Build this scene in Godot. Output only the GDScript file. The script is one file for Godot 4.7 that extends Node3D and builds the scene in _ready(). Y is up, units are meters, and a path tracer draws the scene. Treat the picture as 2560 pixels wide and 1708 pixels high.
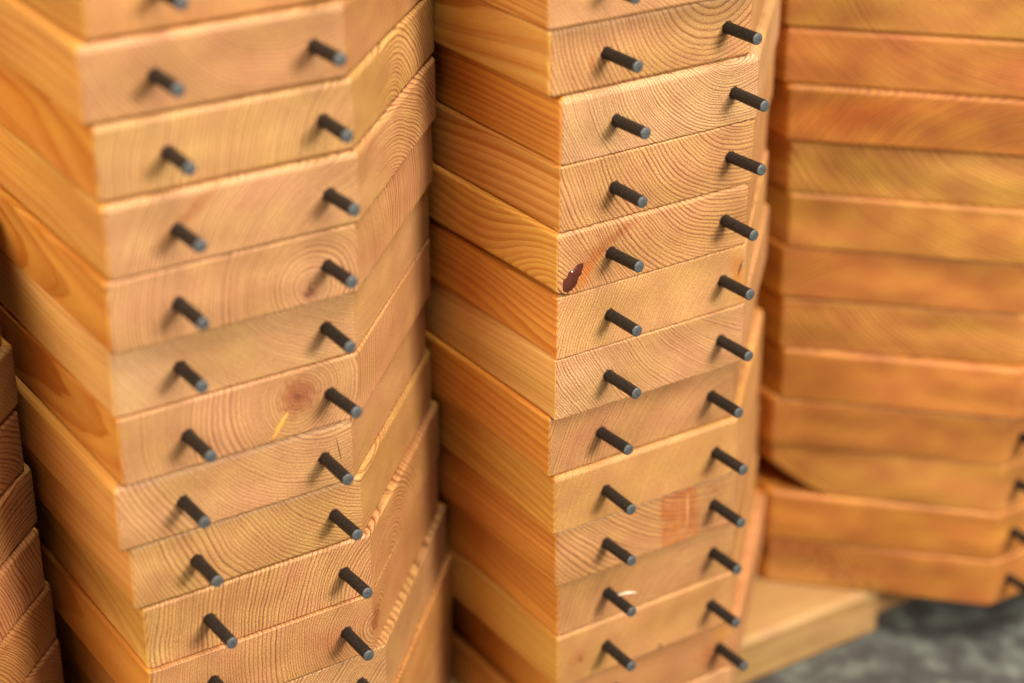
extends Node3D
# Stacks of pine boards with clipped corners and steel pins, standing on bearer planks on a stained concrete floor.
# Units are metres; board features are given in millimetres.

const EYE := 0.612            # height of the camera above the floor
const THICK := 0.028
const W := 99.5               # width of the pinned end face
const F := 116.7              # length of the clipped (angled) end face
const PHI := 0.7752           # angle of the clip
const LONG := 250.0           # length of the boards
const PIN_A := 26.8
const PIN_B := 87.1
const PIN_OUT := 19.3
const PIN_R := 2.45
const BASE_Y := 0.028         # top of the bearer planks

var end_mats := []
var side_mats := []
var pin_mat: StandardMaterial3D
var tip_mat: StandardMaterial3D
var resin_mat: StandardMaterial3D
var dark_mat: StandardMaterial3D
var amber_mat: StandardMaterial3D
var streak_mat: StandardMaterial3D
var pale_mat: StandardMaterial3D
var warp := FastNoiseLite.new()
var fine := FastNoiseLite.new()
var pin_mesh: ArrayMesh
var hole_mesh: ArrayMesh


func _ready() -> void:
	var cam := Camera3D.new()
	cam.name = "camera"
	var at := CameraAttributesPhysical.new()
	at.frustum_focal_length = 69.75
	at.frustum_focus_distance = 0.805
	at.exposure_aperture = 3.9
	at.frustum_near = 0.02
	at.frustum_far = 60.0
	cam.attributes = at
	cam.fov = 19.54
	cam.near = 0.02
	cam.far = 60.0
	cam.position = Vector3(0, EYE, 0)
	cam.rotation_degrees = Vector3(-26.034, 0, 0.106)
	add_child(cam)
	cam.current = true

	var env := Environment.new()
	env.background_mode = Environment.BG_COLOR
	env.background_color = Color(0.14, 0.135, 0.13)
	env.background_energy_multiplier = 1.0
	env.tonemap_mode = Environment.TONE_MAPPER_LINEAR
	env.tonemap_exposure = 0.82
	env.sdfgi_enabled = true
	env.ssao_enabled = true
	env.ssil_enabled = true
	var we := WorldEnvironment.new()
	we.name = "surroundings"
	we.environment = env
	add_child(we)

	# the workshop's window to the right behind the camera, and its ceiling lamps
	area("window_light", Vector3(1.75, 1.15, 0.75), Vector3(0.02, 0.2, -0.75), Vector2(0.56, 0.52), 10.8, Color(1.0, 0.97, 0.91))
	area("left_fill_light", Vector3(-1.35, 1.35, 0.85), Vector3(0.0, 0.2, -0.8), Vector2(1.2, 1.0), 7.2, Color(1.0, 0.96, 0.9))  # added fill lamp, no window known here; brightens the left long sides
	area("ceiling_light", Vector3(0.55, 2.35, -0.35), Vector3(0.1, 0.2, -0.76), Vector2(1.5, 1.1), 13.5, Color(1.0, 0.965, 0.90))

	warp.seed = 11
	warp.noise_type = FastNoiseLite.TYPE_SIMPLEX_SMOOTH
	warp.frequency = 1.0
	warp.fractal_type = FastNoiseLite.FRACTAL_NONE
	fine.seed = 29
	fine.noise_type = FastNoiseLite.TYPE_SIMPLEX
	fine.frequency = 1.0
	fine.fractal_type = FastNoiseLite.FRACTAL_NONE
	materials()
	floor_and_bearers()
	stacks()
	small_things()


func area(called: String, from: Vector3, to: Vector3, size: Vector2, energy: float, color: Color) -> void:
	var l := AreaLight3D.new()
	l.name = called
	l.area_size = size
	l.light_energy = energy
	l.light_color = color
	l.shadow_enabled = true
	l.area_range = 12.0
	l.area_attenuation = 2.0
	add_child(l)
	l.look_at_from_position(from, to, Vector3.UP)


# ---------------------------------------------------------------- textures and materials

func bytes_of(c: Vector3) -> Array:
	var k := Color(clampf(c.x, 0, 1), clampf(c.y, 0, 1), clampf(c.z, 0, 1)).linear_to_srgb()
	return [int(k.r * 255.0), int(k.g * 255.0), int(k.b * 255.0)]


# growth rings: u runs outwards over 40 years, v along the ring
func ring_texture(sd: int, late: Vector3, late_share: float, streak: float, rows: int) -> ImageTexture:
	var rng := RandomNumberGenerator.new()
	rng.seed = sd
	var wide := PackedFloat32Array()
	var strong := PackedFloat32Array()
	var total := 0.0
	var drift := 0.0
	for i in 40:
		drift = clampf(drift + rng.randf_range(-0.22, 0.22), -0.35, 0.35)
		var x := 1.0 + drift + rng.randf_range(-0.18, 0.18)
		wide.append(x)
		strong.append(rng.randf_range(0.62, 1.0))
		total += x
	var cols := 2048
	var base := PackedFloat32Array()
	base.resize(cols)
	var tone := PackedFloat32Array()
	tone.resize(cols)
	var ring := 0
	var start := 0.0
	for x in cols:
		var p := (x + 0.5) / cols * total
		while ring < 39 and p > start + wide[ring]:
			start += wide[ring]
			ring += 1
		var t := (p - start) / wide[ring]
		var a := smoothstep(1.0 - late_share * 2.1, 1.0 - late_share * 0.25, t) * (1.0 - smoothstep(0.955, 1.0, t))
		base[x] = a * strong[ring]
		tone[x] = 0.965 + 0.035 * sin(ring * 2.4) - 0.05 * t
	var n := FastNoiseLite.new()
	n.seed = sd + 5
	n.noise_type = FastNoiseLite.TYPE_SIMPLEX
	n.frequency = 0.06
	n.fractal_octaves = 3
	var img := PackedByteArray()
	img.resize(cols * rows * 3)
	var k := 0
	for y in rows:
		for x in cols:
			var s := n.get_noise_2d(x * 1.6, y * streak)
			var a := clampf(base[x] * (0.92 + 0.75 * s), 0.0, 1.0)
			var b := tone[x] + 0.07 * s
			img[k] = int(255.0 * pow(clampf(lerpf(1.0, late.x, a) * b, 0, 1), 0.4545))
			img[k + 1] = int(255.0 * pow(clampf(lerpf(1.0, late.y, a) * b, 0, 1), 0.4545))
			img[k + 2] = int(255.0 * pow(clampf(lerpf(1.0, late.z, a) * b, 0, 1), 0.4545))
			k += 3
	var im := Image.create_from_data(cols, rows, false, Image.FORMAT_RGB8, img)
	return ImageTexture.create_from_image(im)


# the cut fibres of end grain (speckle and faint saw lines), or the streaks of a planed side
func fibre_texture(sd: int, side: bool) -> ImageTexture:
	var n := FastNoiseLite.new()
	n.seed = sd
	n.noise_type = FastNoiseLite.TYPE_SIMPLEX
	n.frequency = 1.0
	n.fractal_type = FastNoiseLite.FRACTAL_NONE
	var rng := RandomNumberGenerator.new()
	rng.seed = sd
	var size := 768
	var img := PackedByteArray()
	img.resize(size * size * 3)
	var k := 0
	for y in size:
		for x in size:
			var v := 0.0
			if side:
				v = 0.93 + 0.045 * n.get_noise_2d(x * 0.012, y * 0.16) + 0.03 * n.get_noise_2d(x * 0.05, y * 0.6 + 90.0) + rng.randf_range(-0.02, 0.02)
			else:
				v = 0.80 + 0.20 * n.get_noise_2d(x * 0.05, y * 0.038) + 0.18 * n.get_noise_2d(x * 0.09 + 70.0, y * 0.075) + 0.05 * n.get_noise_2d(x * 0.11, y * 0.006 + 40.0) + rng.randf_range(-0.05, 0.05)
				if n.get_noise_2d(x * 0.13 + 300.0, y * 0.10) > 0.72:
					v += 0.10
			v = clampf(v, 0.0, 1.0)
			var warm := 1.0 - (1.0 - v) * 0.35
			img[k] = int(255.0 * pow(v, 0.4545))
			img[k + 1] = int(255.0 * pow(v * warm, 0.4545))
			img[k + 2] = int(255.0 * pow(v * warm * warm, 0.4545))
			k += 3
	var im := Image.create_from_data(size, size, false, Image.FORMAT_RGB8, img)
	return ImageTexture.create_from_image(im)


func wood(called: String, rings: Texture2D, fibres: Texture2D, rough: float, spec: float, relief: float) -> StandardMaterial3D:
	var m := StandardMaterial3D.new()
	m.resource_name = called
	m.albedo_texture = fibres
	m.heightmap_enabled = true
	m.heightmap_texture = fibres
	m.heightmap_scale = relief
	m.vertex_color_use_as_albedo = true
	m.roughness = rough
	m.metallic_specular = spec
	m.detail_enabled = true
	m.detail_albedo = rings
	m.detail_blend_mode = BaseMaterial3D.BLEND_MODE_MUL
	m.detail_uv_layer = BaseMaterial3D.DETAIL_UV_2
	return m


func flat(called: String, linear: Color, rough: float, metal := 0.0) -> StandardMaterial3D:
	var m := StandardMaterial3D.new()
	m.resource_name = called
	m.albedo_color = linear.linear_to_srgb()
	m.roughness = rough
	m.metallic = metal
	return m


func materials() -> void:
	var ef := fibre_texture(3, false)
	var sf := fibre_texture(8, true)
	var e_late := [Vector3(0.36, 0.19, 0.12), Vector3(0.48, 0.29, 0.19), Vector3(0.64, 0.47, 0.35)]
	var s_late := [Vector3(0.62, 0.37, 0.16), Vector3(0.78, 0.54, 0.30), Vector3(0.90, 0.74, 0.54)]
	for i in 3:
		var et := ring_texture(100 + i, e_late[i], [0.29, 0.26, 0.3][i], 0.9, 96)
		end_mats.append(wood("end grain", et, ef, 0.55, 0.5, 0.022))
		var st := ring_texture(200 + i, s_late[i], 0.40, 0.12, 96)
		var sm := wood("planed side", st, sf, 0.42, 0.5, 0.008)
		side_mats.append(sm)
	pin_mat = StandardMaterial3D.new()
	pin_mat.resource_name = "dark steel"
	var nz := NoiseTexture2D.new()
	nz.width = 256
	nz.height = 256
	nz.seamless = true
	var fn := FastNoiseLite.new()
	fn.seed = 4
	fn.frequency = 0.03
	fn.fractal_octaves = 4
	nz.noise = fn
	var gr := Gradient.new()
	gr.offsets = PackedFloat32Array([0.0, 0.45, 0.75, 1.0])
	gr.colors = PackedColorArray([Color(0.04, 0.03, 0.024), Color(0.07, 0.054, 0.044), Color(0.13, 0.10, 0.08), Color(0.36, 0.27, 0.19)])
	nz.color_ramp = gr
	pin_mat.albedo_texture = nz
	pin_mat.uv1_triplanar = true
	pin_mat.uv1_scale = Vector3(90, 90, 90)
	pin_mat.roughness = 0.5
	pin_mat.metallic = 0.0
	pin_mat.metallic_specular = 0.4
	tip_mat = StandardMaterial3D.new()
	tip_mat.resource_name = "cut steel"
	var nt: NoiseTexture2D = nz.duplicate()
	var gt := Gradient.new()
	gt.offsets = PackedFloat32Array([0.0, 0.5, 1.0])
	gt.colors = PackedColorArray([Color(0.19, 0.195, 0.197), Color(0.27, 0.28, 0.285), Color(0.37, 0.38, 0.38)])
	nt.color_ramp = gt
	tip_mat.albedo_texture = nt
	tip_mat.uv1_triplanar = true
	tip_mat.uv1_scale = Vector3(120, 120, 120)
	tip_mat.roughness = 0.5
	tip_mat.metallic = 0.1
	resin_mat = flat("resin", Color(0.075, 0.016, 0.008), 0.18)
	dark_mat = flat("dark crack", Color(0.10, 0.032, 0.012), 0.7)
	amber_mat = flat("amber resin", Color(0.62, 0.27, 0.05), 0.35)
	streak_mat = flat("pale resin streak", Color(0.66, 0.38, 0.19), 0.5)
	pale_mat = flat("pale splinter wood", Color(0.60, 0.50, 0.38), 0.7)


# ---------------------------------------------------------------- the setting

func tag(o: Node, label: String, category: String, group := "") -> void:
	o.set_meta("label", label)
	o.set_meta("category", category)
	if group != "":
		o.set_meta("group", group)


func floor_and_bearers() -> void:
	var fl := MeshInstance3D.new()
	fl.name = "floor"
	var pm := PlaneMesh.new()
	pm.size = Vector2(14, 14)
	fl.mesh = pm
	var m := StandardMaterial3D.new()
	m.resource_name = "stained concrete"
	var nz := NoiseTexture2D.new()
	nz.width = 1024
	nz.height = 1024
	nz.seamless = true
	var fn := FastNoiseLite.new()
	fn.seed = 21
	fn.frequency = 0.011
	fn.fractal_octaves = 5
	fn.fractal_gain = 0.68
	fn.domain_warp_enabled = true
	fn.domain_warp_amplitude = 22.0
	nz.noise = fn
	var g := Gradient.new()
	g.offsets = PackedFloat32Array([0.0, 0.34, 0.5, 0.64, 1.0])
	g.colors = PackedColorArray([Color(0.15, 0.14, 0.13), Color(0.205, 0.197, 0.188), Color(0.245, 0.245, 0.232), Color(0.305, 0.318, 0.292), Color(0.40, 0.415, 0.38)])
	nz.color_ramp = g
	m.albedo_texture = nz
	m.uv1_triplanar = true
	m.uv1_scale = Vector3(3.2, 3.2, 3.2)
	m.roughness = 0.75
	fl.material_override = m
	fl.set_meta("kind", "structure")
	add_child(fl)

	# front edge of the bearer runs along the row of stacks
	var u := Vector2(cos(0.577), -sin(0.577))
	bearer("bearer_plank", Vector2(0.1975, -0.8965), u, 0.95, 0.10, 0.028, "pale bearer plank on the floor under the row of board stacks", Color(0.40, 0.245, 0.10), 31)
	bearer("bearer_plank_001", Vector2(0.2255, -0.9285), u, 0.95, 0.12, 0.022, "thin brown bearer plank on the floor behind the pale one", Color(0.40, 0.22, 0.09), 47)


func bearer(called: String, corner: Vector2, u: Vector2, length: float, deep: float, high: float, label: String, tint: Color, sd: int) -> void:
	var pts := PackedVector2Array()
	var L := length * 1000.0
	var D := deep * 1000.0
	pts.append(Vector2(-L, 0)); pts.append(Vector2(0, 0)); pts.append(Vector2(0, -D)); pts.append(Vector2(-L, -D))
	var spec := {"pith": Vector2(-200, -60), "sp": 2.2, "seed": sd, "e": tint, "s": tint, "em": 2, "sm": 2, "rt": 4.0, "rb": 2.0, "along_x": true}
	var mesh := slab(pts, [2, 1, 2, 1], [160, 30, 30, 30], [1.5, 1.5, 1.5, 1.5], high * 1000.0, spec, false)
	var o := MeshInstance3D.new()
	o.name = called
	o.mesh = mesh
	add_child(o)
	o.position = Vector3(corner.x, 0, corner.y)
	o.rotation.y = atan2(-u.y, u.x)
	tag(o, label, "plank")


# ---------------------------------------------------------------- solid wood

# ring coordinate (mm from the pith, bent by knots) of a point in the board; x across, y up from the bottom, z along
func ring_at(p: Vector3, c: Dictionary) -> float:
	var sd: float = c.seed * 17.3
	var pith: Vector2 = c.pith
	var along := p.z
	var across := p.x
	if c.has("along_x"):
		along = p.x
		across = p.z
	var dx: float = across - pith.x - along * float(c.get("lean", 0.008)) - float(c.get("sway", 1.0)) * warp.get_noise_2d(along * 0.008, sd)
	var dy: float = (c.high - p.y) - pith.y - along * float(c.get("rise", 0.006)) - float(c.get("sway", 1.0)) * warp.get_noise_2d(along * 0.007, sd + 40.0)
	var r := sqrt(dx * dx + dy * dy)
	var wob: float = c.get("wob", 1.0)
	r += wob * (1.1 * warp.get_noise_3d(across * 0.035 + sd, p.y * 0.035, along * 0.003) + 0.22 * warp.get_noise_3d(across * 0.16 + sd, p.y * 0.16, along * 0.006))
	for k in c.get("knots", []):
		# x, y from top, z, reach, push
		var q := Vector3(p.x - k[0], (c.high - p.y) - k[1], (p.z - k[2]) * 0.55)
		r += k[4] * exp(-q.length_squared() / (2.0 * k[3] * k[3]))
	return r


func tint_at(p: Vector3, end: bool, c: Dictionary) -> Color:
	var t: Color = c.e if end else c.s
	var sd: float = c.seed * 9.1
	var a := warp.get_noise_3d(p.x * 0.018 + sd, p.y * 0.05, p.z * 0.006)
	var b := warp.get_noise_3d(p.x * 0.06 - sd, p.y * 0.07, p.z * 0.012)
	var mot: float = c.get("mot", 1.4)
	a *= mot
	b *= mot
	var k := 1.0 + 0.10 * a + 0.05 * b
	t = Color(t.r * k, t.g * k * (1.0 + 0.05 * b), t.b * k * (1.0 + 0.10 * a))
	for s in c.get("stains_and_light", []):
		# x, y from top, half width, half height, turn, softness, multiplier, where (0 end, 1 both, 2 side)
		if (end and s[7] == 2) or (not end and s[7] == 0):
			continue
		var d := Vector2((p.x if s[7] != 2 else p.z) - s[0], (c.high - p.y) - s[1]).rotated(-s[4])
		d.x /= s[2]
		d.y /= s[3]
		var q := d.length() if s[5] < 0.9 else maxf(absf(d.x), absf(d.y))
		var f: float
		if s[5] >= 0.9:
			f = 1.0 - smoothstep(0.9, 1.0, q)
			f *= clampf(0.75 + 0.5 * fine.get_noise_2d(p.x * 0.25, p.y * 0.1), 0.0, 1.0)
		else:
			f = 1.0 - smoothstep(s[5], 1.0, q + 0.25 * fine.get_noise_2d(p.x * 0.3 + sd, p.y * 0.3))
		var m: Color = s[6]
		t = t.lerp(Color(t.r * m.r, t.g * m.g, t.b * m.b), f)
	return t


# rows of a rounded edge profile from the bottom to the top: y, inset, slope
func profile(high: float, rt: float, rb: float, mid: int) -> Array:
	var rows := []
	for i in 4:
		var a := PI / 2.0 * (1.0 - i / 3.0)
		rows.append([rb - rb * sin(a), rb - rb * cos(a), -sin(a)])
	for i in range(1, mid):
		rows.append([lerpf(rb, high - rt, float(i) / mid), 0.0, 0.0])
	for i in 5:
		var a := PI / 2.0 * i / 4.0
		rows.append([high - rt + rt * sin(a), rt - rt * cos(a), sin(a)])
	rows.push_front([0.0, rb + 9.0, -1.0])
	rows.append([high, rt + 9.0, 1.0])
	return rows


# a board: outline in plan (mm), counter-clockwise seen from below; kinds: 1 end grain, 2 long side
func slab(pts: PackedVector2Array, kinds: Array, counts: Array, radii: Array, high: float, c: Dictionary, flip: bool) -> ArrayMesh:
	c.high = high
	var n := pts.size()
	var rt: float = c.get("rt", 0.8)
	var rb: float = c.get("rb", 0.8)
	var mid: int = c.get("mid", 15)
	var rows := profile(high, rt, rb, mid)
	var rows_side := profile(high, maxf(rt, 1.8), maxf(rb, 1.9), mid)
	var dirs := []
	var nrm := []
	var lens := []
	for i in n:
		var d := pts[(i + 1) % n] - pts[i]
		lens.append(d.length())
		d = d.normalized()
		dirs.append(d)
		nrm.append(Vector2(-d.y, d.x))     # outward for this winding
	var sm: Array = [[], []]
	for k in 2:
		sm[k] = [PackedVector3Array(), PackedVector3Array(), PackedVector2Array(), PackedVector2Array(), PackedColorArray(), PackedInt32Array()]
	var sx := -1.0 if flip else 1.0
	var rim_top := PackedVector3Array()
	var rim_bottom := PackedVector3Array()
	var spacing: float = c.sp
	var off: float = c.seed * 0.137
	for i in n:
		# edge i with half of the corner arcs at both ends
		var samples := []
		var j := (i + 1) % n
		var prev := (i + n - 1) % n
		samples.append([0, 0.5]); samples.append([0, 0.75]); samples.append([0, 1.0])
		var cnt: int = counts[i]
		for q in range(1, cnt):
			var f := float(q) / cnt
			if kinds[i] == 2 and c.has("ease"):
				f = f * f if i == 2 else 1.0 - (1.0 - f) * (1.0 - f)
			samples.append([1, f])
		samples.append([2, 0.0]); samples.append([2, 0.25]); samples.append([2, 0.5])
		var surf := 0 if kinds[i] == 1 else 1
		var P: PackedVector3Array = sm[surf][0]
		var N: PackedVector3Array = sm[surf][1]
		var U: PackedVector2Array = sm[surf][2]
		var U2: PackedVector2Array = sm[surf][3]
		var C: PackedColorArray = sm[surf][4]
		var I: PackedInt32Array = sm[surf][5]
		var first := P.size()
		var nr := rows.size()
		for sa in samples:
			for ri in nr:
				var row: Array = rows[ri]
				if kinds[i] == 2 and sa[0] == 1:
					# the long sides are eased more than the sawn ends
					var b := clampf(minf(sa[1], 1.0 - sa[1]) * lens[i] / 4.0, 0.0, 1.0)
					var r2: Array = rows_side[ri]
					row = [lerpf(row[0], r2[0], b), lerpf(row[1], r2[1], b), row[2]]
				var inset: float = row[1]
				var a0 := _corner(pts, nrm, prev, i, radii[i], inset)
				var a1 := _corner(pts, nrm, i, j, radii[j], inset)
				var pos: Vector2
				var y: float = row[0]
				var nn: Vector2
				if sa[0] == 0:
					nn = _turn(nrm[prev], nrm[i], sa[1])
					pos = a0[0] + nn * a0[1]
				elif sa[0] == 2:
					nn = _turn(nrm[i], nrm[j], sa[1])
					pos = a1[0] + nn * a1[1]
				else:
					nn = nrm[i]
					pos = (a0[0] + nn * a0[1]).lerp(a1[0] + nn * a1[1], sa[1])
				# torn and slightly uneven edges
				if kinds[i] == 1 and ri > 0 and ri < 5:
					pos -= nn * 0.75 * maxf(0.0, fine.get_noise_2d(pos.x * 0.9 + c.seed * 7.0, pos.y * 0.9)) * (5.0 - ri) * 0.4
				if kinds[i] == 1 and ri >= nr - 6 and ri < nr - 1:
					var chip := maxf(0.0, fine.get_noise_2d(pos.x * 0.22 - c.seed * 5.0, pos.y * 0.22) - 0.45) + 0.25 * maxf(0.0, fine.get_noise_2d(pos.x * 0.8 + 9.0, pos.y * 0.8 + c.seed))
					chip *= 1.3 if i == 0 else 0.4
					pos -= nn * 0.7 * chip
					y -= 0.5 * chip
				if kinds[i] == 1 and ri > 4 and ri < nr - 6:
					pos += nn * 0.05 * fine.get_noise_3d(pos.x * 0.35, y * 0.35, c.seed * 3.0)
				var wane: Array = c.get("wane", [])
				if wane.size() > 0:
					# x from, x to, height: bark edge along the lower arris
					var f := clampf((pos.x - wane[0]) / (wane[1] - wane[0]), 0.0, 1.0)
					var low: float = wane[2] * pow(f, wane[3])
					y = low + y * (high - low) / high
				var p3 := Vector3(pos.x, y, pos.y)
				var r := ring_at(p3, c)
				P.append(Vector3(p3.x * sx, p3.y, p3.z) * 0.001)
				var sl: float = row[2]
				var h := sqrt(maxf(0.0, 1.0 - sl * sl))
				N.append(Vector3(nn.x * h * sx, sl, nn.y * h))
				U.append(Vector2(r / spacing / 40.0 + off, (p3.x / 30.0 if kinds[i] == 1 else p3.z / 220.0) + off))
				if c.has("along_x"):
					U[U.size() - 1].y = p3.x / 220.0 + off
				var run: float = pos.dot(dirs[i])
				U2.append(Vector2(run / 30.0 + off * 3.0, p3.y / 30.0 + off * 5.0) if kinds[i] == 1 else Vector2(run / 90.0 + off, (p3.y + (inset if row[2] > 0.9 else 0.0)) / 60.0 + off * 5.0))
				C.append(tint_at(p3, kinds[i] == 1, c))
				if ri == nr - 1 and sa[0] == 1:
					rim_top.append(p3)
				if ri == 0 and sa[0] == 1:
					rim_bottom.append(p3)
		var ns := samples.size()
		for s in ns - 1:
			for ri in nr - 1:
				var v := first + s * nr + ri
				if flip:
					I.append_array(PackedInt32Array([v, v + nr, v + 1, v + 1, v + nr, v + nr + 1]))
				else:
					I.append_array(PackedInt32Array([v, v + 1, v + nr, v + 1, v + nr + 1, v + nr]))
		sm[surf] = [P, N, U, U2, C, I]
	# top and bottom faces
	for k in 2:
		var rim: PackedVector3Array = rim_top if k == 0 else rim_bottom
		var flat2 := PackedVector2Array()
		for p in rim:
			flat2.append(Vector2(p.x, p.z))
		var tri := Geometry2D.triangulate_polygon(flat2)
		var start: int = sm[1][0].size()
		for p in rim:
			sm[1][0].append(Vector3(p.x * sx, p.y, p.z) * 0.001)
			sm[1][1].append(Vector3(0, 1.0 if k == 0 else -1.0, 0))
			sm[1][2].append(Vector2(ring_at(p, c) / spacing / 40.0 + off, p.z / 220.0 + off))
			sm[1][3].append(Vector2(p.z / 90.0, p.x / 60.0))
			sm[1][4].append(tint_at(p, false, c))
		for q in range(0, tri.size(), 3):
			var a := start + tri[q]
			var b := start + tri[q + 1]
			var d := start + tri[q + 2]
			var up: float = (sm[1][0][b] - sm[1][0][a]).cross(sm[1][0][d] - sm[1][0][a]).y
			if (up > 0.0) == (k == 0):
				sm[1][5].append_array(PackedInt32Array([a, d, b]))
			else:
				sm[1][5].append_array(PackedInt32Array([a, b, d]))
	var mesh := ArrayMesh.new()
	for k in 2:
		if sm[k][0].size() == 0:
			continue
		var arr := []
		arr.resize(Mesh.ARRAY_MAX)
		arr[Mesh.ARRAY_VERTEX] = sm[k][0]
		arr[Mesh.ARRAY_NORMAL] = sm[k][1]
		arr[Mesh.ARRAY_TEX_UV] = sm[k][3]
		arr[Mesh.ARRAY_TEX_UV2] = sm[k][2]
		arr[Mesh.ARRAY_COLOR] = sm[k][4]
		arr[Mesh.ARRAY_INDEX] = sm[k][5]
		mesh.add_surface_from_arrays(Mesh.PRIMITIVE_TRIANGLES, arr)
		mesh.surface_set_material(mesh.get_surface_count() - 1, end_mats[c.em] if k == 0 else side_mats[c.sm])
	return mesh


# centre and radius of a rounded corner between edges a and b at an inset
func _corner(pts: PackedVector2Array, nrm: Array, a: int, b: int, rc: float, inset: float) -> Array:
	var d := maxf(rc, inset)
	var na: Vector2 = nrm[a]
	var nb: Vector2 = nrm[b]
	var bis := (na + nb) / (1.0 + na.dot(nb))
	return [pts[b] - bis * d, maxf(rc - inset, 0.0)]


func _turn(a: Vector2, b: Vector2, f: float) -> Vector2:
	return a.rotated(a.angle_to(b) * f)


# ---------------------------------------------------------------- boards and pins

func pin_shape() -> ArrayMesh:
	# lathed about +z: leaves the end face at z = 0 (starts 3 mm inside) and ends in a slightly chamfered cut
	var mesh := ArrayMesh.new()
	var shaft := [[-3.0, PIN_R], [4.0, PIN_R], [10.0, PIN_R * 1.01], [PIN_OUT - 0.45, PIN_R]]
	var tip := [[PIN_OUT - 0.45, PIN_R], [PIN_OUT - 0.12, PIN_R - 0.16], [PIN_OUT, PIN_R - 0.42], [PIN_OUT + 0.06, PIN_R * 0.5], [PIN_OUT + 0.05, 0.01]]
	for k in 2:
		var st := SurfaceTool.new()
		st.begin(Mesh.PRIMITIVE_TRIANGLES)
		st.set_smooth_group(0)
		var prof: Array = shaft if k == 0 else tip
		var seg := 28
		for i in prof.size() - 1:
			for s in seg:
				var q := []
				for e in [[i, s], [i, s + 1], [i + 1, s + 1], [i + 1, s]]:
					var a: float = TAU * (e[1] % seg) / seg
					var r: float = prof[e[0]][1] + 0.05 * fine.get_noise_2d(cos(a) * 1.5 + prof[e[0]][0], sin(a) * 1.5)
					q.append(Vector3(cos(a) * r, sin(a) * r, prof[e[0]][0]) * 0.001)
				for t in [0, 2, 1, 0, 3, 2]:
					st.add_vertex(q[t])
		st.generate_normals()
		st.commit(mesh)
		mesh.surface_set_material(k, pin_mat if k == 0 else tip_mat)
	return mesh


func base_tint(end: bool) -> Color:
	return Color(0.565, 0.305, 0.120) if end else Color(0.70, 0.335, 0.075)


# places one board: x, z of the middle of its end face and turn (degrees) from the plan, layer top height
func board(x: float, z: float, deg: float, top: float, high: float, spec: Dictionary, label: String, group: String, flip := false) -> MeshInstance3D:
	var f: float = spec.get("F", F)
	var pts := PackedVector2Array()
	var ex := W / 2 + f * cos(PHI)
	var ez := -f * sin(PHI)
	pts.append(Vector2(-W / 2, 0))
	pts.append(Vector2(W / 2, 0))
	pts.append(Vector2(ex, ez))
	pts.append(Vector2(ex - 8.0, -LONG))
	pts.append(Vector2(-W / 2 + 2.0, -LONG))
	var c := spec.duplicate()
	c.pith = Vector2(spec.pith.x - W / 2, spec.pith.y)
	for key in ["knots", "stains_and_light"]:
		if spec.has(key):
			var moved := []
			for e in spec[key]:
				var d: Array = e.duplicate()
				if not (key == "stains_and_light" and d[7] == 2):
					d[0] -= W / 2
				moved.append(d)
			c[key] = moved
	if spec.has("wane"):
		c.wane = [spec.wane[0] - W / 2, spec.wane[1] - W / 2, spec.wane[2], spec.wane[3]]
	var be := base_tint(true)
	var bs := base_tint(false)
	var te: Color = spec.get("e", Color(1, 1, 1))
	var ts: Color = spec.get("s", Color(1, 1, 1))
	c.e = Color(be.r * pow(te.r, 1.1), be.g * pow(te.g, 1.1), be.b * pow(te.b, 1.1))
	c.s = Color(bs.r * ts.r, bs.g * ts.g, bs.b * ts.b)
	c.ease = true
	var ra: float = spec.get("ra", 0.9)
	var o := MeshInstance3D.new()
	o.name = "wooden_board"
	o.mesh = slab(pts, [1, 1, 2, 2, 2], [70, 80, 16, 5, 56], [ra, 0.7, spec.get("re", 3.0), 2.0, 2.0], high * 1000.0, c, flip)
	add_child(o, true)
	o.position = Vector3(x * 0.001, EYE + top - high, z * 0.001)
	o.rotation.y = deg_to_rad(deg)
	tag(o, label, "wooden board", group)
	var pins := [PIN_A, PIN_B]
	for i in 2:
		var p := MeshInstance3D.new()
		p.name = "steel_pin"
		p.mesh = pin_mesh
		var px: float = pins[i] - W / 2
		p.position = Vector3((-px if flip else px) * 0.001, high * 0.5, 0)
		var tilt: float = sin(spec.seed * 3.7 + i * 2.1)
		p.rotation = Vector3(0.022 * tilt, 0.022 * cos(spec.seed * 2.3 + i), spec.seed * 1.3 + i)
		p.scale = Vector3(1, 1, 1.0 + 0.035 * sin(spec.seed * 5.1 + i * 1.7))
		o.add_child(p, true)
		var d := MeshInstance3D.new()
		d.name = "drill_hole"
		d.mesh = hole_mesh
		d.position = p.position
		d.rotation.z = spec.seed * 2.7 + i * 1.9
		o.add_child(d, true)
	return o


# the dark, slightly torn rim of a drilled hole round a pin
func hole_shape() -> ArrayMesh:
	var st := SurfaceTool.new()
	st.begin(Mesh.PRIMITIVE_TRIANGLES)
	var seg := 40
	for s in seg:
		var q := []
		for e in [s, (s + 1) % seg]:
			var a: float = TAU * e / seg
			var dir := Vector3(cos(a), sin(a), 0)
			var r := PIN_R + 0.30 + 0.32 * fine.get_noise_2d(cos(a) * 1.3, sin(a) * 1.3) + 0.35 * maxf(0.0, fine.get_noise_2d(cos(a) * 4.0 + 5.0, sin(a) * 4.0))
			q.append((dir * (PIN_R - 0.3) + Vector3(0, 0, 0.10)) * 0.001)
			q.append((dir * r + Vector3(0, 0, 0.05)) * 0.001)
		for t in [0, 2, 3, 0, 3, 1]:
			st.add_vertex(q[t])
	st.generate_normals()
	var m := st.commit()
	m.surface_set_material(0, dark_mat)
	return m


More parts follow.
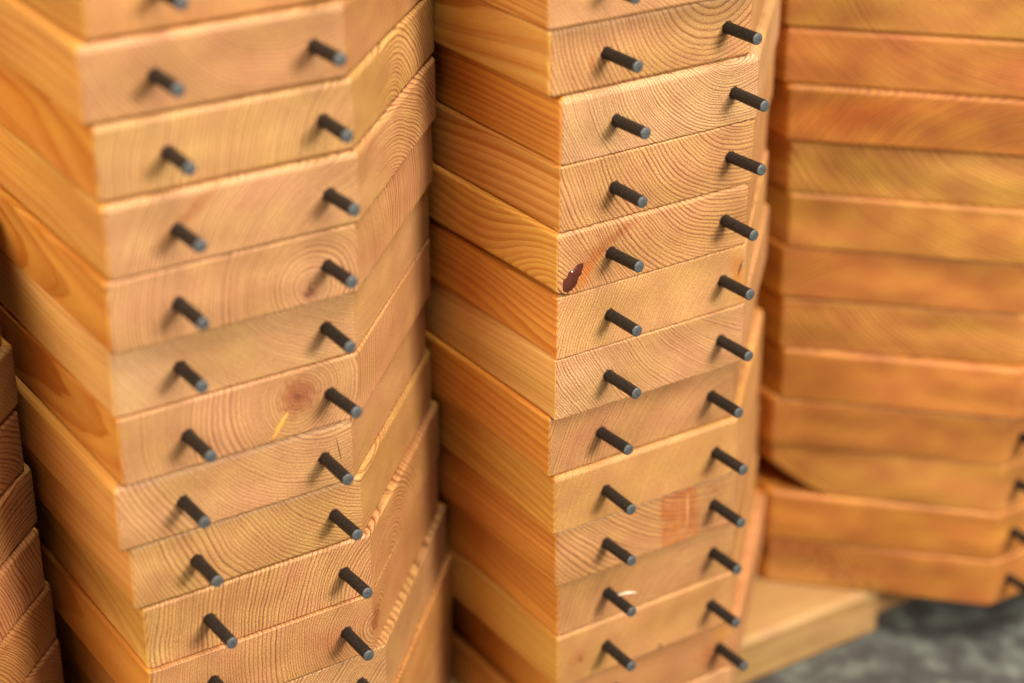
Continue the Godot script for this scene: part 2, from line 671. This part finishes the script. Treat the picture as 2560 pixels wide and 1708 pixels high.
# a thin lens-shaped mark that lies on the end face: x and y in mm from the face's upper left corner
func lens(o: MeshInstance3D, called: String, x: float, y: float, length: float, width: float, turn: float, proud: float, mat: Material, blunt := false, high := 28.0) -> void:
	var st := SurfaceTool.new()
	st.begin(Mesh.PRIMITIVE_TRIANGLES)
	st.set_smooth_group(0)
	var nl := 20
	var na := 8
	var grid := []
	for i in nl + 1:
		var f := float(i) / nl
		var w := width * 0.5 * pow(sin(PI * clampf(f, 0.001, 0.999)), 0.8) * (1.0 + 0.14 * fine.get_noise_2d(f * 3.0, x * 3.1))
		if blunt:
			w = width * 0.5 * sqrt(minf(1.0, f * 3.2)) * pow(1.0 - f, 0.45) * (1.0 + 0.10 * fine.get_noise_2d(f * 5.0, x))
		var row := []
		for j in na + 1:
			var g := float(j) / na * 2.0 - 1.0
			var q := Vector2((f - 0.5) * length, g * w + 0.5 * width * 0.12 * fine.get_noise_2d(f * 2.5, y)).rotated(turn)
			var h := proud * (1.0 - g * g) * sin(PI * clampf(f, 0.001, 0.999)) * (1.0 + 0.6 * fine.get_noise_2d(q.x * 1.1, q.y * 1.1 + x)) + 0.09 - 0.1 * g * g
			row.append(Vector3(q.x + x - W / 2, high - y + q.y, h) * 0.001)
		grid.append(row)
	for i in nl:
		for j in na:
			var a: Vector3 = grid[i][j]
			var b: Vector3 = grid[i + 1][j]
			var c: Vector3 = grid[i + 1][j + 1]
			var d: Vector3 = grid[i][j + 1]
			for v in [a, c, b, a, d, c]:
				st.add_vertex(v)
	st.generate_normals()
	var m := MeshInstance3D.new()
	m.name = called
	m.mesh = st.commit()
	m.material_override = mat
	o.add_child(m, true)


func stacks() -> void:
	pin_mesh = pin_shape()
	hole_mesh = hole_shape()
	var o: MeshInstance3D
	# the left stack, from the top down
	board(-99.3, -659.4, 33.4, -0.1716, 0.028, {"pith": Vector2(150, 60), "ra": 2, "sp": 1.2, "em": 2, "sm": 2, "e": Color(0.98, 0.88, 0.68), "s": Color(1, 1, 1), "rt": 2, "rb": 2, "seed": 10}, "topmost visible board of the left stack, cut off by the upper edge", "boards of the left stack")
	board(-101.5, -654.2, 32.3, -0.1996, 0.028, {"pith": Vector2(75, -25), "ra": 2, "sp": 1.7, "em": 2, "sm": 2, "e": Color(0.86, 0.8, 0.74), "s": Color(1, 1, 1), "rt": 3, "rb": 2, "F": 113, "seed": 11}, "second board down of the left stack, brownish blurred end with faint rings", "boards of the left stack")
	board(-99.3, -655, 33.1, -0.2276, 0.028, {"pith": Vector2(132, 36), "lean": 0.02, "rise": 0.03, "sway": 1.6, "ra": 2, "sp": 1.75, "em": 0, "sm": 1, "e": Color(1, 1.03, 0.86), "s": Color(1, 0.86, 0.62), "rt": 2.6, "rb": 2.2, "seed": 12}, "third board down of the left stack, tall golden ring arches on its clipped corner", "boards of the left stack")
	board(-98, -653.2, 33.5, -0.2556, 0.028, {"pith": Vector2(120, 66), "ra": 2, "sp": 1.45, "em": 0, "sm": 2, "e": Color(1.02, 1.02, 1.02), "s": Color(1, 1, 1), "rt": 2.6, "rb": 1.4, "stains_and_light": [[32, 9, 26, 3.2, -0.62, 0.2, Color(0.8, 0.6, 0.45), 0]], "seed": 13}, "fourth board down of the left stack, slanting brown streak across its end", "boards of the left stack")
	board(-99.4, -652.2, 33.7, -0.2836, 0.028, {"pith": Vector2(80, 22), "lean": 0.02, "rise": 0.03, "sway": 1.6, "ra": 2, "sp": 1.7, "em": 0, "sm": 1, "e": Color(1, 0.97, 0.98), "s": Color(1, 0.86, 0.62), "rt": 1.2, "rb": 1.2, "stains_and_light": [[79, 23, 3.6, 4, 0.3, 0.2, Color(0.36, 0.18, 0.15), 0]], "seed": 14}, "fifth board down of the left stack, rings circling a small dark pith", "boards of the left stack")
	board(-101.7, -657.5, 33.6, -0.3116, 0.028, {"pith": Vector2(120, -60), "ra": 2, "sp": 1.3, "em": 2, "sm": 2, "e": Color(1.04, 1.08, 1.1), "s": Color(1.08, 1.22, 1.55), "rt": 1, "rb": 1.2, "stains_and_light": [[8, 14, 24, 24, 0, 0.1, Color(1.03, 1.1, 1.2), 0]], "seed": 15}, "sixth board down of the left stack, smooth pale end almost without rings", "boards of the left stack")
	o = board(-100.9, -656.9, 33.9, -0.3396, 0.028, {"pith": Vector2(73, 11), "lean": 0.02, "rise": 0.03, "sway": 1.6, "ra": 2, "sp": 1.6, "em": 1, "sm": 1, "e": Color(1, 0.97, 0.98), "s": Color(1, 0.86, 0.62), "rt": 1.2, "rb": 1.4, "stains_and_light": [[73, 11, 10, 10, 0, 0.4, Color(0.72, 0.5, 0.4), 0], [73, 11, 2.6, 2.6, 0, 0.1, Color(0.5, 0.32, 0.26), 0]], "seed": 16}, "seventh board down of the left stack, reddish pith target and amber resin sliver", "boards of the left stack")
	lens(o, "resin_streak", 65, 21.5, 13, 2.1, 0.95, 0.25, amber_mat)
	o = board(-104.3, -656.3, 33.6, -0.3676, 0.028, {"pith": Vector2(90, -30), "sp": 1.55, "em": 1, "sm": 2, "e": Color(1.02, 1.02, 1.02), "s": Color(1, 1, 1), "rt": 3.2, "rb": 1.6, "ra": 1.6, "seed": 17}, "eighth board down of the left stack, wide cupped rings and a thin crack at right", "boards of the left stack")
	lens(o, "drying_crack", 93.5, 12, 11, 0.45, 1.75, 0.12, dark_mat)
	board(-101.7, -659.7, 33.8, -0.3956, 0.028, {"pith": Vector2(108, -26), "sp": 1.75, "em": 1, "sm": 2, "e": Color(0.97, 0.97, 0.82), "s": Color(1, 1, 1), "rt": 2.2, "rb": 1.6, "ra": 1.6, "seed": 18}, "ninth board down of the left stack, golden cupped rings, end set back at left", "boards of the left stack")
	board(-98.9, -661.1, 33.6, -0.4236, 0.028, {"pith": Vector2(118, 30), "ra": 2, "sp": 1.55, "em": 0, "sm": 2, "e": Color(0.98, 0.92, 0.82), "s": Color(1, 1.08, 1.05), "rt": 1.4, "rb": 1, "stains_and_light": [[4, 14, 17, 20, 0, 0.2, Color(1.1, 1.22, 1.15), 0]], "seed": 19}, "tenth board down of the left stack, nested ring arches on its reddish clipped corner", "boards of the left stack")
	board(-98.8, -659.3, 34.1, -0.4516, 0.028, {"pith": Vector2(104, 15), "ra": 2, "sp": 1.35, "em": 1, "sm": 2, "e": Color(0.92, 0.84, 0.76), "s": Color(1, 0.86, 0.62), "rt": 0.6, "rb": 1, "stains_and_light": [[103, 15, 7, 9, 0.3, 0.2, Color(0.62, 0.42, 0.36), 0], [80, 16, 14, 9, 0.2, 0.1, Color(0.9, 0.78, 0.7), 0]], "seed": 20}, "eleventh board down of the left stack, brown end with a dark reddish knot at right", "boards of the left stack")
	board(-93.7, -662.8, 34.7, -0.4796, 0.028, {"pith": Vector2(150, 64), "ra": 2, "sp": 1.5, "em": 0, "sm": 2, "e": Color(1, 1, 1), "s": Color(1, 1, 1), "rt": 0.6, "seed": 21}, "twelfth board down of the left stack, strong slanting rings on its front end", "boards of the left stack")
	board(-92.5, -664, 34.2, -0.5076, 0.028, {"pith": Vector2(30, 90), "ra": 2, "sp": 1.3, "em": 2, "sm": 2, "e": Color(0.98, 0.88, 0.68), "s": Color(1, 1, 1), "seed": 22}, "smooth orange clipped corner third from the bottom of the left stack", "boards of the left stack")
	board(-94, -664, 33.9, -0.5356, 0.028, {"pith": Vector2(120, 70), "ra": 2, "sp": 1.3, "em": 1, "e": Color(0.98, 0.92, 0.8), "sm": 1, "seed": 23}, "clipped corner second from the bottom of the left stack", "boards of the left stack")
	board(-95, -663, 33.8, -0.5636, 0.0202, {"pith": Vector2(40, 70), "ra": 2, "sp": 1.3, "em": 1, "e": Color(0.86, 0.8, 0.74), "sm": 1, "seed": 24}, "lowest board of the left stack beside the shadowed gap", "boards of the left stack")
	# the middle stack, from the top down
	board(55, -747.5, 32.7, -0.1950, 0.028, {"pith": Vector2(90, -30), "ra": 1.1, "sp": 1.3, "em": 2, "sm": 0, "e": Color(1, 0.97, 0.98), "s": Color(1, 1, 1), "rt": 2, "rb": 2, "seed": 40}, "topmost visible board of the middle stack, cut off by the upper edge", "boards of the middle stack")
	board(55.5, -753.2, 34, -0.2230, 0.028, {"pith": Vector2(80, -8), "wob": 0.6, "sp": 2.3, "em": 1, "sm": 1, "e": Color(1, 0.97, 0.88), "s": Color(1, 1.08, 1.05), "rt": 3.2, "rb": 1.8, "ra": 3, "stains_and_light": [[20, 17, 1.6, 6, -0.1, 0.2, Color(0.85, 0.55, 0.35), 0]], "seed": 41}, "second board down of the middle stack, wide thin rings cupped under its right pin", "boards of the middle stack")
	board(60.1, -754.5, 34.1, -0.2510, 0.028, {"pith": Vector2(88, -20), "sp": 1.15, "em": 0, "sm": 1, "e": Color(1.1, 1.17, 1.3), "s": Color(1, 0.86, 0.62), "rt": 3.4, "rb": 0.9, "ra": 2.6, "seed": 42}, "third board down of the middle stack, bright rounded upper edge above fine dense rings", "boards of the middle stack")
	board(59.8, -754, 34.5, -0.2790, 0.028, {"pith": Vector2(95, -25), "ra": 1.1, "sp": 1.6, "em": 0, "sm": 1, "e": Color(1.02, 0.98, 0.9), "s": Color(1, 1, 1), "rt": 0.9, "rb": 0.7, "seed": 43}, "fourth board down of the middle stack, bold evenly spaced rings over the whole end", "boards of the middle stack")
	o = board(58.9, -752.7, 34.8, -0.3070, 0.028, {"pith": Vector2(92, -30), "lean": 0.03, "rise": 0.02, "sway": 2.5, "sp": 1.6, "em": 0, "sm": 1, "e": Color(1.02, 0.96, 0.88), "s": Color(1, 1.03, 0.86), "rt": 2.2, "rb": 0.9, "ra": 1.2, "wane": [9, -1, 3.2, 1.7], "knots": [[8, 25, -4, 11, 9]], "stains_and_light": [[17, 16, 14, 5.5, -0.85, 0.2, Color(0.98, 0.76, 0.5), 0], [28, 8, 18, 3.4, -0.5, 0.2, Color(0.78, 0.58, 0.42), 0], [13.5, 21, 9.5, 3.6, -0.9, 0.3, Color(1.1, 0.86, 0.42), 0]], "seed": 44}, "fifth board down of the middle stack, dark resin pocket in its lower left corner", "boards of the middle stack")
	lens(o, "resin_pocket", 8.0, 20.2, 14, 8.6, 0.82, 0.55, resin_mat, true)
	o = board(59.3, -753.1, 34.5, -0.3350, 0.028, {"pith": Vector2(135, 62), "ra": 1.1, "sp": 1.35, "em": 2, "sm": 1, "e": Color(1.05, 1.06, 0.98), "s": Color(1, 0.86, 0.62), "rt": 0.8, "rb": 0.7, "stains_and_light": [[96, 14, 4.2, 16, -0.18, 0.4, Color(1, 0.78, 0.42), 0]], "seed": 45}, "sixth board down of the middle stack, straw speckled end with resin streak at right", "boards of the middle stack")
	lens(o, "resin_streak", 96.6, 10.5, 8, 1.3, 1.3, 0.15, dark_mat)
	board(59.4, -752.6, 33.7, -0.3630, 0.028, {"pith": Vector2(112, -42), "ra": 1.1, "sp": 1.2, "em": 0, "sm": 2, "e": Color(1.06, 1.05, 1.08), "s": Color(1.08, 1.22, 1.55), "rt": 0.8, "rb": 0.6, "stains_and_light": [[8, 18, 38, 22, 0, 0.15, Color(1.08, 1.16, 1.3), 0]], "seed": 46}, "seventh board down of the middle stack, whitest end with very fine rings", "boards of the middle stack")
	board(56.9, -754.2, 34, -0.3910, 0.028, {"pith": Vector2(108, 56), "ra": 1.1, "sp": 1.35, "em": 0, "sm": 1, "e": Color(0.96, 0.9, 0.84), "s": Color(1, 0.86, 0.62), "rt": 1, "rb": 1, "stains_and_light": [[18, 14, 26, 16, 0, 0.2, Color(0.97, 0.92, 0.92), 0]], "seed": 47}, "eighth board down of the middle stack, end jutting left, speckled pinkish brown", "boards of the middle stack")
	board(59.8, -753.4, 33.6, -0.4190, 0.028, {"pith": Vector2(145, 62), "sp": 1.15, "em": 2, "sm": 1, "e": Color(1.02, 1, 0.82), "s": Color(1, 1.03, 0.86), "rt": 2.4, "rb": 0.9, "ra": 1.7, "seed": 48}, "ninth board down of the middle stack, golden end with pale rounded left edge", "boards of the middle stack")
	o = board(60.5, -755.3, 33.7, -0.4470, 0.028, {"pith": Vector2(88, -62), "sp": 1.95, "em": 0, "sm": 0, "e": Color(1.02, 0.97, 0.9), "s": Color(1, 0.86, 0.62), "rt": 1.8, "rb": 1, "ra": 1.7, "stains_and_light": [[66, 15, 9, 16, -0.06, 0.95, Color(0.92, 0.6, 0.34), 0], [76, 14, 2.6, 15, -0.06, 0.95, Color(0.92, 0.66, 0.42), 0]], "seed": 49}, "tenth board down of the middle stack, orange resin stain between its two pins", "boards of the middle stack")
	lens(o, "resin_streak", 72, 12.5, 21, 0.55, 1.6, 0.12, streak_mat)
	board(61.8, -759.1, 33.8, -0.4750, 0.028, {"pith": Vector2(82, 44), "sp": 1.6, "em": 0, "sm": 1, "e": Color(0.97, 0.93, 0.82), "s": Color(1, 0.86, 0.62), "rt": 0.9, "rb": 1, "ra": 1.7, "seed": 50}, "eleventh board down of the middle stack, arched rings, white splinter on left pin", "boards of the middle stack")
	o = board(62, -758.3, 33.6, -0.5030, 0.028, {"pith": Vector2(150, 85), "sp": 1.25, "em": 2, "sm": 2, "e": Color(1, 0.96, 0.82), "s": Color(1, 1.08, 1.05), "rt": 2.2, "rb": 1, "ra": 1.6, "stains_and_light": [[13, 16, 2.2, 1.9, 0, 0.2, Color(0.5, 0.3, 0.22), 0], [11, 15, 8, 4, -0.3, 0.1, Color(0.9, 0.75, 0.6), 0]], "seed": 51}, "twelfth board down of the middle stack, tiny knot in its lower left end", "boards of the middle stack")
	lens(o, "small_knot", 58, 26, 2.6, 1.9, 0.3, 0.15, dark_mat)
	board(67.3, -764.3, 33, -0.5310, 0.028, {"pith": Vector2(40, 75), "ra": 1.1, "sp": 1.2, "em": 2, "sm": 2, "e": Color(0.92, 0.82, 0.76), "s": Color(1, 0.86, 0.62), "rt": 1.2, "rb": 1, "stains_and_light": [[88, 6, 7, 6, 0, 0.2, Color(1.1, 0.98, 0.6), 0], [82, 16, 12, 10, 0, 0.1, Color(0.85, 0.66, 0.55), 0]], "seed": 52}, "second lowest board of the middle stack, reddish brown end without clear rings", "boards of the middle stack")
	board(64, -761, 33.4, -0.5590, 0.0248, {"pith": Vector2(90, 60), "ra": 1.1, "sp": 1.3, "em": 2, "e": Color(1.02, 1.02, 1.02), "sm": 1, "seed": 53}, "lowest board of the middle stack, mostly below the frame", "boards of the middle stack")
	# the right stack, from the top down
	board(284.5, -905, 32.6, -0.2478, 0.028, {"pith": Vector2(60, -40), "mot": 2.6, "sp": 1.4, "em": 1, "sm": 1, "e": Color(0.95, 0.8, 0.42), "rt": 2.2, "rb": 1.6, "seed": 70}, "topmost visible board of the right stack, golden grain, cut off by the upper edge", "boards of the right stack", true)
	board(285.5, -904.5, 32.4, -0.2758, 0.028, {"pith": Vector2(95, -45), "mot": 2.6, "sp": 1.6, "em": 0, "sm": 1, "e": Color(0.98, 0.72, 0.36), "s": Color(1, 0.86, 0.62), "rt": 3.2, "rb": 1.6, "seed": 71}, "second board down of the right stack, brown orange with a faint sagging grain", "boards of the right stack", true)
	board(288, -904.3, 33.2, -0.3038, 0.028, {"pith": Vector2(88, 60), "mot": 2.6, "sp": 1.8, "em": 0, "sm": 1, "e": Color(0.92, 0.66, 0.24), "s": Color(0.92, 0.72, 0.5), "rt": 2.7, "rb": 1.4, "stains_and_light": [[160, 12, 26, 12, 0.2, 0.1, Color(0.9, 0.7, 0.55), 0]], "seed": 72}, "third board down of the right stack, darkest and reddest of them", "boards of the right stack", true)
	board(290.7, -908.2, 33.4, -0.3318, 0.028, {"pith": Vector2(92, -30), "mot": 2.6, "sp": 2.2, "em": 0, "sm": 2, "e": Color(1.04, 0.96, 0.5), "s": Color(1, 1, 1), "rt": 1.9, "rb": 1.2, "seed": 73}, "fourth board down of the right stack, palest yellow with dark arcs at right", "boards of the right stack", true)
	board(292.2, -904.6, 32.7, -0.3598, 0.028, {"pith": Vector2(75, -80), "mot": 2.6, "sp": 1.7, "em": 1, "sm": 2, "e": Color(1.02, 0.86, 0.44), "s": Color(1, 1, 1), "rt": 2.2, "rb": 1.2, "seed": 74}, "fifth board down of the right stack, light orange below the palest one", "boards of the right stack", true)
	board(290.3, -908.1, 33.6, -0.3878, 0.028, {"pith": Vector2(120, 80), "mot": 2.6, "sp": 1.5, "em": 1, "sm": 1, "e": Color(0.94, 0.7, 0.34), "s": Color(1, 0.86, 0.62), "rt": 2.4, "rb": 1.6, "seed": 75}, "sixth board down of the right stack, plain orange brown end", "boards of the right stack", true)
	board(292, -910.5, 34.5, -0.4158, 0.028, {"pith": Vector2(70, -50), "mot": 2.6, "sp": 1.9, "em": 0, "sm": 1, "e": Color(0.98, 0.8, 0.42), "s": Color(1, 0.86, 0.62), "rt": 2.7, "rb": 1.2, "seed": 76}, "seventh board down of the right stack, slanting streaks under a light edge", "boards of the right stack", true)
	board(294, -903.7, 32.6, -0.4438, 0.028, {"pith": Vector2(150, 90), "mot": 2.6, "sp": 1.4, "em": 1, "sm": 1, "e": Color(1, 0.74, 0.36), "s": Color(1, 0.86, 0.62), "rt": 3, "rb": 1.2, "seed": 77}, "eighth board down of the right stack, smooth orange with a light upper edge", "boards of the right stack", true)
	board(290.7, -906, 33, -0.4718, 0.028, {"pith": Vector2(100, 55), "mot": 2.6, "sp": 1.5, "em": 0, "sm": 1, "e": Color(0.92, 0.7, 0.32), "s": Color(1, 0.86, 0.62), "rt": 3.2, "rb": 1.2, "seed": 78}, "ninth board down of the right stack, brown under the brightest upper edge", "boards of the right stack", true)
	board(292, -906.8, 32.7, -0.4998, 0.028, {"pith": Vector2(90, -70), "mot": 2.6, "sp": 1.6, "em": 1, "sm": 2, "e": Color(1, 0.84, 0.44), "s": Color(1, 1, 1), "rt": 1.6, "rb": 1.2, "wane": [157, 184, 19, 1.7], "seed": 79}, "tenth board down of the right stack, lower left corner rounded away over dark gap", "boards of the right stack", true)
	board(292.5, -905.3, 32.9, -0.5278, 0.028, {"pith": Vector2(120, 60), "mot": 2.6, "sp": 1.5, "em": 1, "sm": 1, "e": Color(1, 0.76, 0.32), "s": Color(1, 0.86, 0.62), "rt": 3.2, "rb": 1.2, "stains_and_light": [[121, 21, 8, 9, 0, 0.1, Color(1.15, 1.25, 1.5), 0]], "seed": 80}, "second lowest board of the right stack, small yellow spot near its lower edge", "boards of the right stack", true)
	board(293.1, -904.4, 32.2, -0.5558, 0.028, {"pith": Vector2(60, -30), "mot": 2.6, "sp": 1.6, "em": 1, "sm": 1, "e": Color(0.9, 0.66, 0.3), "s": Color(1, 0.86, 0.62), "rt": 3, "rb": 1.4, "stains_and_light": [[183, 29, 56, 27, -0.25, 0.8, Color(0.45, 0.38, 0.3), 1], [186, 31, 55, 26, -0.25, 0.8, Color(2.5, 3.6, 6), 1]], "seed": 81}, "lowest board of the right stack, lit plank and dark gap painted at lower left", "boards of the right stack", true)  # corner tints paint the lit plank below and the shaded gap above it
	# the far left stack, from the top down
	board(-269.3, -564, 33.2, -0.2908, 0.028, {"pith": Vector2(120, 60), "sp": 1.5, "em": 0, "e": Color(0.86, 0.8, 0.74), "rt": 2, "rb": 2, "sm": 1, "seed": 88}, "topmost sliver of the stack cut off at the left edge", "boards of the stack cut off at the left")
	board(-268.3, -564, 33.2, -0.3188, 0.028, {"pith": Vector2(100, 60), "sp": 1.5, "em": 0, "e": Color(0.86, 0.8, 0.74), "rt": 2, "rb": 2, "sm": 1, "seed": 89}, "second sliver down of the stack cut off at the left edge", "boards of the stack cut off at the left")
	board(-264.3, -565, 33.3, -0.3468, 0.028, {"pith": Vector2(90, 80), "sp": 1.2, "em": 2, "e": Color(0.8, 0.78, 0.7), "rt": 1.7, "rb": 3, "re": 6, "sm": 1, "seed": 90}, "grey brown rounded corner high in the stack cut off at left", "boards of the stack cut off at the left")
	board(-265, -563.1, 33.3, -0.3748, 0.028, {"pith": Vector2(120, 70), "sp": 1.7, "em": 0, "e": Color(0.88, 0.78, 0.7), "rt": 2.4, "rb": 1.6, "sm": 1, "seed": 91}, "dark slanting rings, just below the grey brown corner at far left", "boards of the stack cut off at the left")
	board(-263.5, -567.4, 33.3, -0.4028, 0.028, {"pith": Vector2(175, 52), "sp": 2.4, "em": 0, "e": Color(0.92, 0.84, 0.76), "rt": 3.4, "rb": 1.6, "sm": 1, "seed": 92}, "boldest dark striped corner at far left under a light edge", "boards of the stack cut off at the left")
	board(-262.7, -562.8, 33.1, -0.4308, 0.028, {"pith": Vector2(60, 50), "sp": 1.7, "em": 0, "e": Color(0.9, 0.76, 0.68), "rt": 1.7, "rb": 1.2, "sm": 1, "seed": 93}, "reddish corner with nearly upright rings in the far left stack", "boards of the stack cut off at the left")
	board(-261.2, -566.1, 33.1, -0.4588, 0.028, {"pith": Vector2(100, 50), "sp": 1.2, "em": 0, "e": Color(0.86, 0.74, 0.56), "rt": 3.1, "rb": 1.4, "sm": 1, "seed": 94}, "brown finely ringed corner under a light edge in the far left stack", "boards of the stack cut off at the left")
	board(-260.5, -566.2, 33.1, -0.4868, 0.028, {"pith": Vector2(130, 60), "sp": 1.3, "em": 0, "e": Color(0.85, 0.74, 0.6), "rt": 2.9, "rb": 1.4, "sm": 1, "seed": 95}, "lowest corner seen in the far left stack, at the bottom left", "boards of the stack cut off at the left")
	board(-258.5, -567.2, 33.2, -0.5148, 0.028, {"pith": Vector2(130, 60), "sp": 1.3, "em": 1, "e": Color(0.86, 0.8, 0.74), "sm": 1, "seed": 96}, "board below the last corner seen at far left", "boards of the stack cut off at the left")
	board(-259.5, -567.2, 33.2, -0.5428, 0.041, {"pith": Vector2(110, 60), "sp": 1.3, "em": 1, "e": Color(0.86, 0.8, 0.74), "sm": 1, "seed": 97}, "bottom board of the stack cut off at left, on the bearer plank", "boards of the stack cut off at the left")


# a curled sliver of wood caught on a pin
func small_things() -> void:
	var st := SurfaceTool.new()
	st.begin(Mesh.PRIMITIVE_TRIANGLES)
	var rows := []
	for i in 15:
		var f := i / 14.0
		var c := Vector3(f * 9.0, 1.5 * sin(f * 2.6) - 2.2 * f * f, 1.2 * sin(f * 3.0))
		var w := 0.95 * pow(sin(PI * clampf(0.12 + f * 0.86, 0.0, 1.0)), 0.7) * (1.0 + 0.3 * fine.get_noise_1d(f * 9.0))
		var row := []
		for e in [Vector2(-1, 0), Vector2(-0.3, 0.35), Vector2(0.5, 0.3), Vector2(1, 0), Vector2(0, -0.3)]:
			row.append((c + Vector3(0.15 * e.x, e.y * 0.7, e.x) * w) * 0.001)
		rows.append(row)
	for i in 14:
		for j in 5:
			var a: Vector3 = rows[i][j]
			var b: Vector3 = rows[i + 1][j]
			var c: Vector3 = rows[i + 1][(j + 1) % 5]
			var d: Vector3 = rows[i][(j + 1) % 5]
			for v in [a, b, c, a, c, d]:
				st.add_vertex(v)
	st.generate_normals()
	var o := MeshInstance3D.new()
	o.name = "wood_splinter"
	o.mesh = st.commit()
	o.material_override = pale_mat
	add_child(o)
	var u := Vector3(cos(0.59), 0, -sin(0.59))
	var n := Vector3(sin(0.59), 0, cos(0.59))
	var pin := Vector3(0.0618, EYE - 0.19503 - 0.294, -0.7591) + u * (PIN_A - W / 2) * 0.001
	o.position = pin + n * 0.0075 + Vector3(0, PIN_R * 0.001 - 0.0001, 0) + u * 0.0004
	o.rotation = Vector3(0, 0.30, 0.12)
	tag(o, "tiny curled white wood splinter caught on a steel pin", "splinter")
